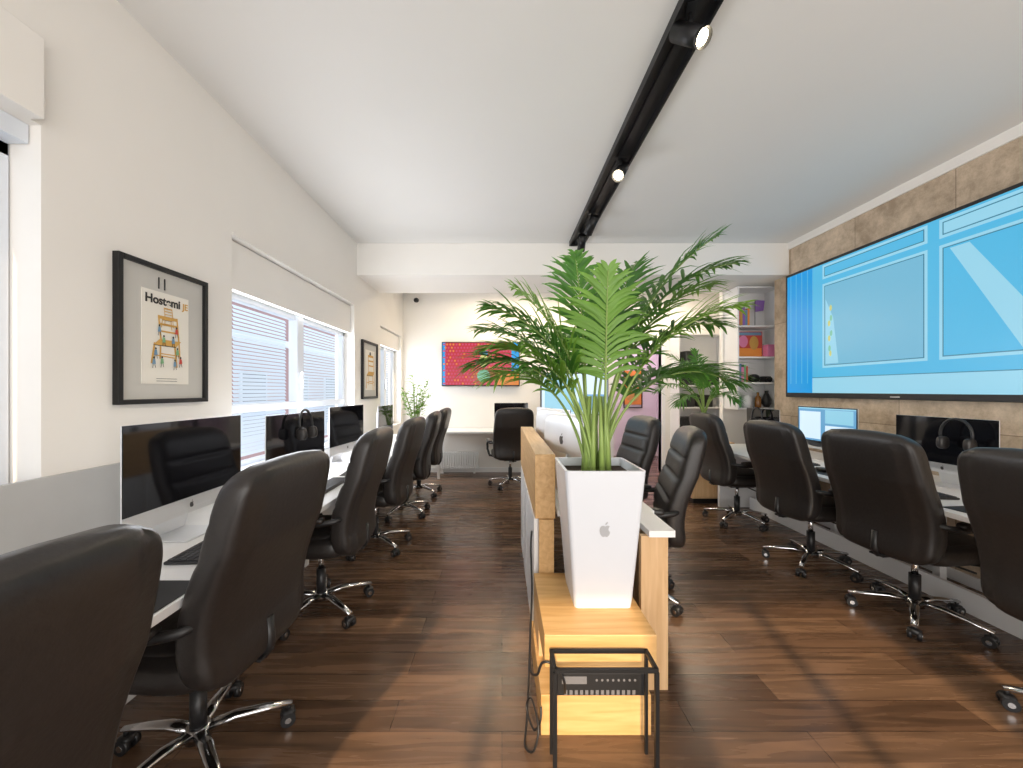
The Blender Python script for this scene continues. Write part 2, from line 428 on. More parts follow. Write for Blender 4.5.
e = empty('centre_desk', (.57, 2.1, 0)); cx, cy = .57, 2.1
MB().box(.30-cx, 2.1-cy, .72, .82-cx, 4.75-cy, .75).box(.68-cx, 1.80-cy, .72, .80-cx, 2.1-cy, .75).obj('worktop', M_white, e)
MB().box(.65-cx, 1.82-cy, 0, .775-cx, 1.85-cy, .719).box(.745-cx, 1.85-cy, 0, .775-cx, 2.22-cy, .719).obj('end_panel', M_woodv, e)['label'] = 'light oak end panel'
MB().box(.32-cx, 4.68-cy, 0, .80-cx, 4.71-cy, .719).obj('end_panel', M_woodv, e)['label'] = 'light oak end panel'
tag(e, 'white-topped centre desk with light oak end panels', 'desk')
e = empty('desk_partition', (.24, 2.1, 0)); cx, cy = .24, 2.1
MB().box(.18-cx, .02, .70, .29-cx, 1.62, 1.05, bev=.003).box(.20-cx, .0, 0, .28-cx, .03, .70).obj('wood_panel', M_woody, e)
MB().box(.175-cx, .04, 0, .285-cx, .62, .70).box(.175-cx, .68, .0, .285-cx, 1.05, .70).box(.175-cx, 1.15, .0, .285-cx, 1.5, .70).box(.20-cx, .04, .0, .28-cx, 1.5, .69).obj('base_panel', M_white, e)
MB().box(.20-cx, 1.52, 0, .28-cx, 1.62, .69).obj('end_post', M_woodv, e)
tag(e, 'oak-topped low partition with white base behind the planter', 'partition')

e = empty('bench', (.395, 1.82, 0)); cx, cy = .395, 1.82
x0, x1, y0, y1 = .17-cx, .62-cx, 1.56-cy, 2.09-cy
MB().box(x0, y0, .29, x1, y1, .42, bev=.003).obj('seat_box', M_wood, e)
MB().box(x0-.012, y0+.02, 0, x1-.015, y1, .165, bev=.003).obj('base_box', M_wood, e)
MB().box(x0, y0+.25, .165, x1, y1, .29).obj('back_block', M_woodv, e)
tag(e, 'light oak laminate bench box carrying the tall planter', 'bench')
e = empty('network_device', (.40, 1.665, .166))
MB().box(-.18, -.10, .006, .18, .09, .10, bev=.005).obj('case', M_plastic, e)
B = MB()
for i in range(14): B.box(-.15+i*.021, -.1015, .012, -.138+i*.021, -.0995, .03)
for i in range(8): B.cyl((-.02+i*.022, -.1015, .07), (-.02+i*.022, -.0995, .07), .005, n=8)
B.box(-.16, -.1015, .055, -.06, -.0995, .085)
B.obj('port', M_port, e)
for a, b in ((-.15, -.08), (.13, -.08), (-.15, .05), (.13, .05)): MB().box(a, b, 0, a+.02, b+.02, .007).obj('foot', M_plastic, e)
tag(e, 'flat black network box tucked inside the oak bench', 'network device')
e = empty('metal_stand', (.373, 1.42, 0))
B = MB(); a = .183; t = .007
B.box(-a, -.02-t, .387, a, -.02+t, .40) 
B.box(-a-t, -.02, .387, -a+t, .09, .40); B.box(a-t, -.02, .387, a+t, .09, .40)
B.box(-a, .078, .387, a, .09, .40)
B.obj('top_frame', M_blackm, e)
for sx in (-a, a):
    MB().box(sx-t, -.02-t, 0, sx+t, -.02+t, .388).obj('leg', M_blackm, e)
    MB().box(sx-t*.8, .078, 0, sx+t*.8, .09, .388).obj('leg', M_blackm, e)
tag(e, 'thin black square-tube metal stand in front of the bench', 'stand')
def cable(pts, r, label, n=8):
    P = [Vector(p) for p in pts]; Q = []
    for i in range(len(P)-1):
        p0, p1, p2, p3 = P[max(i-1, 0)], P[i], P[i+1], P[min(i+2, len(P)-1)]
        for k in range(8):
            t = k/8
            Q.append(.5*((2*p1)+(-p0+p2)*t+(2*p0-5*p1+4*p2-p3)*t*t+(-p0+3*p1-3*p2+p3)*t**3))
    Q.append(P[-1])
    return tag(MB().tube(Q, r, n).obj('power_cable', M_plastic), label, 'cable')
cable([(.165, 2.16, .62), (.155, 2.1, .55), (.15, 1.95, .40), (.13, 1.80, .26), (.12, 1.65, .22), (.14, 1.55, .27), (.158, 1.53, .33), (.2, 1.52, .33), (.24, 1.52, .27), (.25, 1.545, .2)], .005, 'black power cable running down from the desk partition')
cable([(.145, 2.0, .15), (.13, 1.85, .13), (.115, 1.7, .10), (.10, 1.60, .03), (.09, 1.52, .012), (.12, 1.48, .03), (.14, 1.5, .10), (.12, 1.58, .15), (.10, 1.60, .10), (.125, 1.54, .06), (.15, 1.53, .10), (.155, 1.55, .14)], .004, 'looped black cable hanging beside the oak bench')

# planter
e = empty('potted_palm', (.455, 1.88, .42))
B = MB(); lv = [(0, .128), (.03, .132), (.60, .176), (.625, .178), (.625, .165), (.58, .161)]
rings = []
for z, a in lv:
    r = .018; ring = []
    for (sx, sy, a0) in ((1, 1, 0), (-1, 1, pi/2), (-1, -1, pi), (1, -1, 1.5*pi)):
        for k in range(4):
            an = a0+k*pi/6; ring.append(B.bm.verts.new((sx*(a-r)+r*math.cos(an), sy*(a-r)+r*math.sin(an), z)))
    rings.append(ring)
for a, b in zip(rings, rings[1:]):
    for k in range(16): B.bm.faces.new([a[k], a[(k+1) % 16], b[(k+1) % 16], b[k]])
B.bm.faces.new(rings[0][::-1])
B.obj('planter', M_pot, e)
MB().box(-.16, -.16, .55, .16, .16, .585).obj('soil', M_soil, e)
B = MB(); apple(B, 0, 0, .06, 0); lo = B.obj('emblem', M_logo, e, loc=(0, -.1592, .36), rot=(.0772, 0, 0)); lo['label'] = 'grey bitten-apple emblem'
def frond(e, az, el0, el1, L, base=(0, 0, .57), m=M_leaf, lmax=.28, start=.42, np=32, wid=.0105, seed=0, power=1.6, name='frond'):
    rnd = random.Random(seed); N = 40; p = Vector(base); pts = [p.copy()]; tans = []
    for i in range(N):
        t = i/N; el = math.radians(el0+(el1-el0)*t**power)
        d = Vector((math.cos(el)*math.cos(az), math.cos(el)*math.sin(az), math.sin(el)))
        tans.append(d); p = p+d*L/N; pts.append(p.copy())
    tans.append(tans[-1])
    B = MB(); B.tube(pts[::2], [.0085*(1-.85*i/20)+.0008 for i in range(21)], 6, 1)
    side0 = Vector((-math.sin(az), math.cos(az), 0))
    for i in range(np):
        t = start+(1-start)*(i+.5)/np; idx = t*N; k = min(int(idx), N-1)
        P = pts[k].lerp(pts[k+1], idx-k); T = tans[k]; up = side0.cross(T)
        if up.z < 0: up = -up
        u = (t-start)/(1-start); l = lmax*(.45+.75*math.sin(pi*min(1, u*.85+.12)))*(1-.45*u**4)*rnd.uniform(.85, 1.08)
        for s in (-1, 1):
            ang = math.radians(56-30*u+rnd.uniform(-9, 9))
            D = (T*math.cos(ang)+side0*s*math.sin(ang)+up*(.28+rnd.uniform(-.14, .14))).normalized()
            W = (D.cross(up)).normalized()
            dk = rnd.uniform(.25, .6)
            rows = []
            for (q, w) in ((0, .35), (.25, .95), (.55, 1), (.8, .6), (1, .04)):
                c = P+D*l*q+Vector((0, 0, -dk*q**2*l))
                rows.append((B.bm.verts.new(c-W*wid*w), B.bm.verts.new(c-up*wid*.3*w), B.bm.verts.new(c+W*wid*w)))
            for a, b in zip(rows, rows[1:]):
                for j in (0, 1):
                    f = B.bm.faces.new([a[j], a[j+1], b[j+1], b[j]]); f.smooth = True
    return B.obj(name, [m, M_stem], e, fixn=False)
R = math.radians
fr = [(R(8), 84, 5, 1.42, M_leaf), (R(-4), 84, 30, 1.34, M_leaf), (R(-10), 79, 5, 1.10, M_leaf2), (R(30), 70, -20, .92, M_leaf), (R(18), 80, 8, 1.32, M_leaf2), (R(12), 80, -10, 1.15, M_leaf),
      (R(178), 82, -25, .90, M_leaf), (R(190), 84, -10, .88, M_leaf2), (R(162), 83, 0, 1.0, M_leaf), (R(172), 87, 35, 1.02, M_leaf2),
      (R(95), 88, 64, 1.18, M_leaf), (R(120), 82, 5, 1.08, M_leaf), (R(262), 89, 74, .96, M_leaf2), (R(60), 83, 20, 1.24, M_leaf), (R(85), 78, -5, 1.12, M_leaf),
      (R(0), 76, -35, .92, M_leaf), (R(182), 86, 10, 1.02, M_leaf), (R(140), 76, -30, .9, M_leaf2), (R(40), 85, 45, 1.22, M_leaf)]
for i, (az, a, b, L, m) in enumerate(fr):
    bx, by = .045*math.cos(az+1), .045*math.sin(az+1)
    frond(e, az, a, b, L, (bx, by, .57), m, seed=i, start=.47)
for i in range(9):
    a = i*.7; B = MB(); B.tube([(.06*math.cos(a), .06*math.sin(a), .57), (.055*math.cos(a), .055*math.sin(a), .75), (.04*math.cos(a), .04*math.sin(a), .95)], [.014, .011, .006], 8)
    B.obj('stem', M_stem, e)
tag(e, 'lush green palm in tall tapered white planter bearing an apple emblem', 'potted plant')

e = empty('side_cabinet', (2.61, 4.98, 0))
MB().box(-.26, -.17, .06, .26, .17, .75, bev=.003).obj('body', M_woodv, e)
MB().box(-.25, -.182, .08, -.005, -.171, .73, bev=.002).obj('door', M_woodv, e); MB().box(.005, -.182, .08, .25, -.171, .73, bev=.002).obj('door', M_woodv, e)
MB().box(-.24, -.15, 0, .24, .15, .06).obj('plinth', M_blackm, e)
tag(e, 'light oak cabinet at the end of the stone wall desk', 'cabinet')
e = empty('potted_palm', (2.55, 4.92, .75))
MB().cyl((0, 0, 0), (0, 0, .30), .10, .135, 28).obj('pot', M_grey, e); MB().cyl((0, 0, .301), (0, 0, .306), .125, n=24).obj('soil', M_soil, e)
for i, (az, a, b, L) in enumerate([(R(-25), 82, 10, .72), (R(100), 84, 30, .85), (R(150), 78, -30, .9), (R(190), 70, -50, .9), (R(240), 80, -10, .9), (R(300), 78, -30, .75), (R(90), 86, 50, .95), (R(170), 84, 20, 1.0), (R(215), 60, -60, .75), (R(280), 70, -60, .7)]):
    frond(e, az, a, b, L, (0, 0, .30), M_leaf, lmax=.2, np=22, seed=40+i, wid=.010)
tag(e, 'dark green palm in round grey pot on the oak cabinet', 'potted plant')
e = empty('potted_plant', (-1.22, 5.45, .75))
MB().cyl((0, 0, 0), (0, 0, .16), .065, .085, 24).obj('pot', M_pot, e)
for i in range(12):
    rnd = random.Random(i); a = i*2.4; h = .40+.35*rnd.random(); B = MB()
    tx, ty = .2*math.cos(a), .2*math.sin(a)
    B.tube([(.02*math.cos(a), .02*math.sin(a), .12), (tx*.4, ty*.4, .12+h*.5), (tx, ty, .12+h)], [.006, .005, .003], 6, 1)
    for k in range(14):
        t = .3+.7*k/14; aa = rnd.random()*6.28; P = Vector((tx*t, ty*t, .12+h*t)); D = Vector((math.cos(aa), math.sin(aa), .45)).normalized(); W = D.cross(Vector((0, 0, 1))).normalized()*.022
        l = .18
        B.poly([P, P+D*l*.4+W, P+D*l+Vector((0, 0, -.06)), P+D*l*.4-W])
    B.obj('cane', [M_leaf2, M_stem], e, fixn=False)
tag(e, 'leafy green cane plant in small white pot on the long desk', 'potted plant')

# ------------------------------------------------------------ computers
def make_imac():
    e = empty('desktop_computer'); w = .325
    B = MB(); B.box(-w, 0, .10, w, .006, .516, bev=.002); B.sell((0, .006, .315), w*.96, .035, .195, .5, .5, 32, 16)
    for v in B.bm.verts: v.co.y = max(v.co.y, .0005)
    apple(B, 0, .33, .07, .0425, 1, -1)
    B.obj('housing', [M_alu, M_logow], e)
    B = MB(); B.box(-w+.001, -.004, .172, w-.001, .0, .5155)
    B.obj('screen', M_glassb, e)
    B = MB(); apple(B, 0, .136, .028, -.0006, 0); B.obj('emblem', M_logow, e)
    B = MB(); B.box(-.10, -.06, 0, .10, .13, .006, bev=.002)
    for (y0, z0, y1, z1) in ((.118, .004, .055, .24),):
        B.poly([(-.095, y0, z0), (.095, y0, z0), (.095, y1, z1), (-.095, y1, z1)]); B.poly([(-.095, y0-.008, z0), (.095, y0-.008, z0), (.095, y1-.012, z1), (-.095, y1-.012, z1)])
        for s in (-.095, .095): B.poly([(s, y0, z0), (s, y1, z1), (s, y1-.012, z1), (s, y0-.008, z0)])
    B.obj('stand', M_alu, e)
    return e
gm = 'all-in-one computers on the desks'
imac = make_imac(); imac.location = (-1.40, 1.76, .751); imac.rotation_euler = (0, 0, r90)
LM = 'all-in-one desktop computer with black screen and silver chin'
tag(imac, LM, 'computer', gm)
def mon(loc, rz, s=1.0, label=LM):
    n = inst(imac, loc, rz, label, gm); n.scale = (s, s, s); return n
mon((-1.40, 2.68, .751), r90-.12, .95, 'all-in-one computer with black screen and headphones hung over it')
mon((-1.40, 3.54, .751), r90-.08, .98)
mon((-1.40, 4.70, .751), r90, .9)
mon((2.98, 2.64, .751), -r90+.05, .90, 'all-in-one computer with dark screen and headphones before stone wall')
m2 = mon((2.97, 3.58, .751), -r90+.05, .95, 'all-in-one computer showing a pale blue desktop')
mon((2.95, 4.42, .751), -r90, .85)
mon((.44, 2.66, .751), r90+.35, .95, 'silver-backed all-in-one computer seen behind the oak partition')
mon((.44, 3.40, .751), r90+.35, .95, 'silver-backed all-in-one computer seen behind the oak partition')
mon((.15, 6.34, .751), .1, .85)
B = MB(); B.rect(-.315, .182, .315, .507, -.0045, 0); B.rect(-.30, .20, -.05, .47, -.005, 1); B.rect(0, .36, .29, .49, -.005, 2); B.rect(0, .22, .29, .34, -.005, 1); B.rect(-.315, .495, .315, .507, -.0052, 2)
B.obj('display_image', [E_ui, E_white, E_pale], m2)
e = empty('display_monitor', (.82, 4.50, .751))
B = MB(); B.box(-.13, -.10, 0, .0, .10, .012, bev=.004); B.box(-.08, .01, .01, -.03, .04, .5); B.obj('stand', M_blackm, e)
B = MB(); B.box(-.38, -.035, .36, .40, .01, .85, bev=.006); B.obj('bezel', M_plastic, e)
B = MB(); B.rect(-.365, .375, .385, .835, -.0365, 0); B.rect(-.33, .40, .02, .78, -.037, 1); B.rect(.06, .42, .35, .60, -.037, 2); B.obj('display_image', [E_white, E_pale, E_ui], e)
tag(e, 'wide black-framed display showing a pale blue picture', 'monitor')

def make_kb():
    e = empty('keyboard'); MB().box(-.215, -.065, 0, .215, .065, .012, bev=.004).obj('case', M_plastic, e)
    B = MB()
    for r in range(5):
        for c in range(19):
            B.box(-.207+c*.0219, -.057+r*.0232, .012, -.189+c*.0219, -.038+r*.0232, .017)
    B.obj('keys', M_key, e); return e
kb = make_kb(); kb.location = (-1.20, 1.66, .751); kb.rotation_euler = (0, 0, r90+.05)
KL = 'low black keyboard on the white desk'; tag(kb, KL, 'keyboard', 'keyboards on the desks')
for (x, y, r) in [(-1.17, 2.62, r90), (-1.17, 3.55, r90), (2.66, 2.52, -r90-.1), (2.66, 3.55, -r90)]:
    inst(kb, (x, y, .751), r, KL, 'keyboards on the desks')
pad = MB().box(-.10, -.125, 0, .10, .125, .003, bev=.001).obj('mouse_pad', M_blackm); pad.location = (-1.11, 1.20, .751)
tag(pad, 'thin black mouse pad on the white desk', 'mouse pad', 'mouse pads on the desks')
for (x, y) in [(-1.14, 2.10), (-1.14, 3.08), (2.55, 2.05), (2.55, 3.08)]: inst(pad, (x, y, .751), .1, None, 'mouse pads on the desks')
ms = MB().sell((0, 0, .014), .03, .055, .016, .7, .7).obj('computer_mouse', M_plastic); ms.location = (-1.14, 2.12, .7555)
tag(ms, 'small black computer mouse on its pad', 'mouse', 'mice on the mouse pads')
for (x, y) in [(2.55, 2.07), (2.55, 3.1)]: inst(ms, (x, y, .7555), .1, None, 'mice on the mouse pads')
def make_hp():
    e = empty('headphones')
    pts = [(.085*math.cos(a), 0, .10*math.sin(a)) for a in [pi*i/16 for i in range(17)]]
    MB().tube([(.082, 0, -.05)]+pts+[(-.082, 0, -.05)], .008, 8).obj('headband', M_plastic, e)
    for s in (-1, 1): MB().sell((s*.072, 0, -.06), .022, .036, .042, .7, .8).obj('ear_cup', M_leather, e)
    return e
hp = make_hp(); hp.location = (-1.345, 2.68, 1.165); hp.rotation_euler = (-.1, 0, r90)
tag(hp, 'black over-ear headphones hung on a computer screen', 'headphones', 'headphones on the screens')
for (l, r) in [((2.91, 2.50, 1.115), -r90+.05), ((2.89, 4.42, 1.10), -r90)]:
    inst(hp, l, r, None, 'headphones on the screens')

# ------------------------------------------------------------ wall things
def picture(name, loc, rz, w, h, fr, mats, draw, label, fmat=M_blackm, mount=M_mount):
    e = empty(name, loc, rz)
    B = MB(); d = .03
    B.box(-w/2, -d, -h/2, -w/2+fr, 0, h/2, bev=.002); B.box(w/2-fr, -d, -h/2, w/2, 0, h/2, bev=.002)
    B.box(-w/2+fr, -d, h/2-fr, w/2-fr, 0, h/2, bev=.002); B.box(-w/2+fr, -d, -h/2, w/2-fr, 0, -h/2+fr, bev=.002)
    B.obj('frame', fmat, e)
    MB().box(-w/2+fr, -.012, -h/2+fr, w/2-fr, -.001, h/2-fr).obj('mount', mount, e)
    B = MB(); draw(B); B.obj('print', mats, e)
    tag(e, label, 'picture'); return e
def line(B, a, b, t, y, mi):
    a = Vector((a[0], 0, a[1])); b = Vector((b[0], 0, b[1])); d = (b-a).normalized(); n = Vector((-d.z, 0, d.x))*t/2
    B.poly([(a.x-n.x, y, a.z-n.z), (b.x-n.x, y, b.z-n.z), (b.x+n.x, y, b.z+n.z), (a.x+n.x, y, a.z+n.z)], mi)
def chairdraw(B, ox, oz, s, mi, y=-.0165, mo=5):
    P = lambda u, v: (ox+u*s, oz+v*s)
    for k, (a, b, t) in enumerate([((-.075, 0), (-.095, -.12), .012), ((.06, 0), (.075, -.135), .012), ((-.035, .02), (-.04, -.09), .010), ((.09, .02), (.10, -.10), .010),
                    ((-.035, .02), (-.05, .16), .011), ((.09, .02), (.075, .16), .011), ((-.04, .07), (.088, .07), .010), ((-.045, .11), (.082, .11), .012), ((-.05, .15), (.078, .15), .018),
                    ((-.088, -.07), (.07, -.08), .006), ((-.04, -.06), (.097, -.065), .006)]):
        line(B, P(*a), P(*b), t*s, y-.00008*k, mi)
    B.poly([(ox-.085*s, y-.0011, oz-.012*s), (ox+.07*s, y-.0011, oz-.012*s), (ox+.105*s, y-.0011, oz+.022*s), (ox-.045*s, y-.0011, oz+.022*s)], mi)
    line(B, P(-.085, -.014), P(.07, -.014), .004*s, y-.0012, mo)
def dr1(B):
    B.box(-.135, -.016, -.24, .135, -.0125, .21, 0)
    chairdraw(B, -.005, -.04, .85, 1, -.017); chairdraw(B, .0, .08, .36, 1, -.0185)
    for (x, z, m) in [(-.065, -.085, 2), (.06, -.075, 3), (-.02, -.02, 3), (.035, -.02, 2), (-.03, -.125, 3), (.045, -.135, 2), (-.075, -.13, 2), (.08, -.12, 4), (-.045, .03, 2), (.055, .03, 4)]:
        B.disc(x, z+.016, .005, .006, -.0195, 5, 10); B.poly([(x-.010, -.0197, z-.016), (x+.010, -.0197, z-.014), (x+.006, -.0197, z+.010), (x-.006, -.0197, z+.010)], m)
        line(B, (x-.004, z-.015), (x-.007, z-.034), .003, -.0193, 5); line(B, (x+.004, z-.015), (x+.009, z-.032), .003, -.0194, 5)
    B.box(-.045, -.0175, .225, -.042, -.0125, .28, 5); B.box(-.012, -.0175, .225, -.009, -.0125, .28, 5)
    for i in range(2): B.rect(-.06, -.215-i*.012, .06, -.213-i*.012, -.0172, 5)
P1 = picture('framed_poster', (XL+.0005, 1.947, 1.67), r90, .515, .67, .022, [M_paper, M_ochre, M_blue, M_green, M_red, M_ink], dr1, 'black framed poster of stacked wooden chairs on white wall')
textmesh('lettering', 'Hostemi', .058, M_ink, P1, (-.02, -.0172, .15), bold=.03)
textmesh('lettering', 'JE', .045, M_ochre, P1, (.112, -.0172, .15))
def dr2(B):
    B.box(-.17, -.016, -.25, .17, -.0125, .25, 0); chairdraw(B, 0, -.05, 1.5, 1, -.017, 2); B.disc(0, .2, .03, .03, -.017, 2)
picture('framed_poster', (XL+.0005, 4.95, 1.65), r90, .56, .72, .03, [M_paper, M_ochre, M_ink], dr2, 'black framed print between the two windows')
def dr3(B):
    B.rect(-.18, -.36, .18, .36, -.0165, 0); B.disc(0, .08, .11, .15, -.017, 1); B.disc(0, -.2, .14, .1, -.0172, 2)
picture('framed_poster', (2.78, 8.298, 1.45), 0, .40, .86, .02, [M_orange, M_paper, M_ochre], dr3, 'tall orange poster on the lilac-lit hall wall')
e = empty('wall_display', (XR-.02, 3.24, 2.015), -r90)
W, Hh = 2.50, 1.39
B = MB(); B.box(-W/2, -.055, -Hh/2, W/2, -.004, Hh/2, bev=.006); B.obj('bezel', M_plastic, e)
B = MB(); x0, x1, z0, z1 = -W/2+.03, W/2-.03, -Hh/2+.05, Hh/2-.03; y = -.0565
B.rect(x0, z0, x1, z1, y, 0)
B.rect(x0, z0, x0+.36, z1, y-.0005, 1)
for i in range(4): B.rect(x0+.05+i*.08, z0+.1, x0+.06+i*.08, z1, y-.0008, 0)
def pane(a, b, c, d, m):
    B.rect(a-.03, c-.03, b+.03, d+.03, y-.001, 2); B.rect(a-.008, c-.008, b+.008, d+.008, y-.0016, 3); B.rect(a, c, b, d, y-.002, m)
pane(-.70, .22, -.36, .43, 4); pane(.36, 1.16, -.36, .43, 0)
pane(-.70, .22, .54, .62, 0); pane(.36, 1.16, .54, .62, 2)
B.poly([(-.69, y-.0025, -.35), (-.54, y-.0025, -.35), (-.6, y-.0025, .1), (-.69, y-.0025, .30)], 2)
for i in range(10):
    B.disc(-.65+.05*random.random(), -.25+.5*i/10, .015, .03, y-.003-.0001*i, [6, 5, 2][i % 3], 14)
B.rect(x0+.36, z0, x1, z0+.16, y-.0007, 2); B.rect(x0+.36, z0+.155, x1, z0+.162, y-.0009, 3)
B.poly([(.40, y-.0025, .42), (.52, y-.0025, .42), (1.0, y-.0025, -.35), (.8, y-.0025, -.35)], 2)
B.obj('display_image', [E_cyan, E_deep, E_pale, E_line, E_mist, E_green, E_yel], e)
B = MB(); B.rect(-.04, -Hh/2+.018, .04, -Hh/2+.026, -.0565); B.obj('maker_mark', M_alu, e)
tag(e, 'huge wall-mounted display showing pale blue cartoon window panes', 'television')
e = empty('wall_television', (-.36, YB-.005, 1.84), 0)
B = MB(); B.box(-.66, -.06, -.375, .66, -.001, .375, bev=.006); B.obj('bezel', M_plastic, e)
B = MB(); B.rect(-.645, -.355, .645, .36, -.0615, 0)
rnd = random.Random(3)
for i in range(24):
    for j in range(13):
        B.disc(-.62+i*.053+(.026 if j % 2 else 0), -.33+j*.055, .017, .017, -.0622, rnd.choice([1, 1, 1, 2, 1]), 10)
B.rect(-.645, -.355, -.60, .36, -.0619, 4); B.disc(.05, .05, .08, .11, -.063, 5, 28); B.disc(.05, -.20, .11, .11, -.0633, 6, 24); B.rect(-.02, .16, .12, .22, -.0635, 7)
B.rect(.25, -.355, .645, -.15, -.0626, 2); B.rect(.52, -.15, .645, .36, -.0627, 4)
B.obj('display_image', [E_red, E_mag, E_org, E_yel, E_deep, E_yel, E_green, E_line], e)
tag(e, 'wall-mounted television with red and multicoloured picture', 'television')

# ------------------------------------------------------------ ceiling track + spots
e = empty('track_light_rail', (.86, 3.0, H))
B = MB(); B.box(-.085, -4.5, -.05, -.073, 1.50, 0); B.box(.073, -4.5, -.05, .085, 1.50, 0); B.box(-.073, -4.5, -.012, .073, 1.50, 0); B.box(-.02, -4.5, -.03, .02, 1.50, -.012); B.box(-.085, 1.49, -.05, .085, 1.5, 0)
B.obj('channel', M_blackm, e)
tag(e, 'long black recessed track channel fixed to the ceiling', 'track light')
def make_spot():
    e = empty('track_spotlight')
    MB().box(-.02, -.06, -.035, .02, .06, -.031, bev=.001).obj('adapter', M_blackm, e)
    MB().cyl((0, 0, -.035), (0, 0, -.09), .009, n=10).obj('stem', M_blackm, e)
    B = MB(); d = Vector((.45, -.35, -.55)).normalized(); c = Vector((0, 0, -.125))
    B.cyl(c-d*.09, c+d*.070, .041, n=28)
    B.tube([c+d*.07, c+d*.088], [.041, .041], 28, caps=False); B.tube([c+d*.088, c+d*.071], [.041, .033], 28, caps=False); B.obj('lamp_body', M_blackm, e)
    MB().cyl(c+d*.0705, c+d*.0735, .031, n=24).obj('lamp_lens', E_lamp, e)
    return e
sp = make_spot(); sp.location = (.84, 1.74, H); sp.rotation_euler = (0, 0, -.3)
tag(sp, 'black cylindrical track spotlight with glowing warm lens', 'spotlight', 'spotlights on the ceiling track')
inst(sp, (.86, 2.83, H), -1.5, None, 'spotlights on the ceiling track')
inst(sp, (.86, 3.75, H), 2.6, 'black cylindrical track spotlight turned away', 'spotlights on the ceiling track')
inst(sp, (.86, 4.2, H), 2.2, 'black cylindrical track spotlight turned away', 'spotlights on the ceiling track')

e = empty('security_camera', (-1.45, YB-.001, 2.93))
MB().cyl((0, 0, 0), (0, -.04, 0), .03, n=20).obj('mount', M_white, e); MB().sell((0, -.06, -.01), .045, .045, .04, 1, 1).obj('dome', M_plastic, e)
tag(e, 'small dark dome security camera high on the far wall', 'camera')
e = empty('wall_speaker', (1.95, YB-.001, 2.93))
MB().box(-.05, -.10, -.06, .05, 0, .06, bev=.01).obj('case', M_plastic, e); MB().cyl((0, -.105, 0), (0, -.1, 0), .035, n=20).obj('grille', M_blackm, e)
tag(e, 'small black speaker high on the far wall', 'speaker')
e = empty('radiator', (-.75, YB-.09, 0))
B = MB()
for i in range(18): B.box(-.36+i*.04, -.05, .08, -.33+i*.04, .04, .36, bev=.006)
B.box(-.37, -.02, .10, .36, .02, .13); B.box(-.37, -.02, .31, .36, .02, .34); B.obj('body', M_white, e)
for a in (-.3, .27): MB().box(a, -.02, 0, a+.03, .02, .09).obj('foot', M_white, e)
tag(e, 'low white ribbed radiator under the far desk', 'radiator')

# ------------------------------------------------------------ shelves
def shelf_unit(loc, w, d, h, levels, label, back=True):
    e = empty('shelf_unit', loc)
    MB().box(-w/2, -d, 0, -w/2+.02, 0, h).obj('side_panel', M_white, e); MB().box(w/2-.02, -d, 0, w/2, 0, h).obj('side_panel', M_white, e)
    if back: MB().box(-w/2+.02, -.01, 0, w/2-.02, 0, h).obj('back_panel', M_white, e)
    for z in levels: MB().box(-w/2+.02, -d, z, w/2-.02, -.011, z+.02).obj('shelf', M_white, e)
    tag(e, label, 'shelf'); return e
S1 = (3.30, 5.298, 1.15)
shelf_unit(S1, .56, .30, 1.58, [0, .33, .66, 1.06, 1.56], 'white open shelf unit with small decorations')
shelf_unit((3.27, YB-.002, .02), .80, .32, 2.3, [0, .36, .72, 1.08, 1.44, 1.80, 2.28], 'tall white shelf unit with black cases')
def put(o, loc, rz, lab, cat): o.location = loc; o.rotation_euler = (0, 0, rz); tag(o, lab, cat)
zb = S1[2]+.0205
e = empty('painting'); MB().box(-.19, 0, 0, .19, .015, .34).obj('canvas', M_red, e)
B = MB(); B.rect(-.18, .01, .18, .12, -.001, 0); B.disc(-.06, .21, .06, .08, -.0012, 1); B.disc(.08, .19, .06, .09, -.0014, 2); B.rect(-.18, .29, .18, .33, -.0011, 3); B.obj('paint', [M_orange, M_pink, M_ochre, M_blue], e)
put(e, (3.24, 5.14, zb+.66), 0, 'small bright red and orange abstract canvas', 'painting')
M_purple = mat('purple_cloth', (.3, .15, .5), .8)
e = empty('toy_flag'); MB().cyl((0, 0, 0), (0, 0, .36), .004, n=8).obj('pole', M_plastic, e); MB().cyl((0, 0, 0), (0, 0, .012), .03, n=16).obj('foot', M_plastic, e)
B = MB(); B.poly([(0, 0, .2), (.12, .01, .22), (.13, 0, .35), (0, 0, .36)]); B.obj('flag', M_purple, e)
put(e, (3.34, 5.15, zb+1.06), 0, 'small purple flag on black pole', 'flag')
def vase(prof, n=24):
    B = MB(); rings = [[B.bm.verts.new((r*math.cos(2*pi*k/n), r*math.sin(2*pi*k/n), z)) for k in range(n)] for r, z in prof]
    for a, b in zip(rings, rings[1:]):
        for k in range(n): B.bm.faces.new([a[k], a[(k+1) % n], b[(k+1) % n], b[k]]).smooth = True
    B.bm.faces.new(rings[0][::-1]); B.bm.faces.new(rings[-1])
    return B
vs = [(.03, 0), (.055, .05), (.06, .1), (.035, .16), (.02, .19), (.024, .22)]
put(vase(vs).obj('vase', M_plastic), (3.48, 5.13, zb), 0, 'black ceramic bulb vase on shelf', 'vase')
put(vase([(.035, 0), (.038, .02), (.038, .12), (.03, .14), (.014, .16), (.014, .2)]).obj('bottle', mat('amber_glass', (.25, .1, .02), .1)), (3.36, 5.12, zb), 0, 'amber bottle with narrow neck', 'bottle')
put(vase([(.035, 0), (.038, .02), (.038, .10), (.036, .13), (.036, .14)]).obj('jar', M_green), (3.10, 5.12, zb), 0, 'small green jar on white shelf', 'jar')
put(MB().sell((0, 0, .055), .07, .06, .055, .9, .9).box(-.075, -.1, .01, .075, -.03, .02).obj('cap', M_plastic), (3.32, 5.14, zb+.33), .3, 'black peaked cap on white shelf', 'cap')
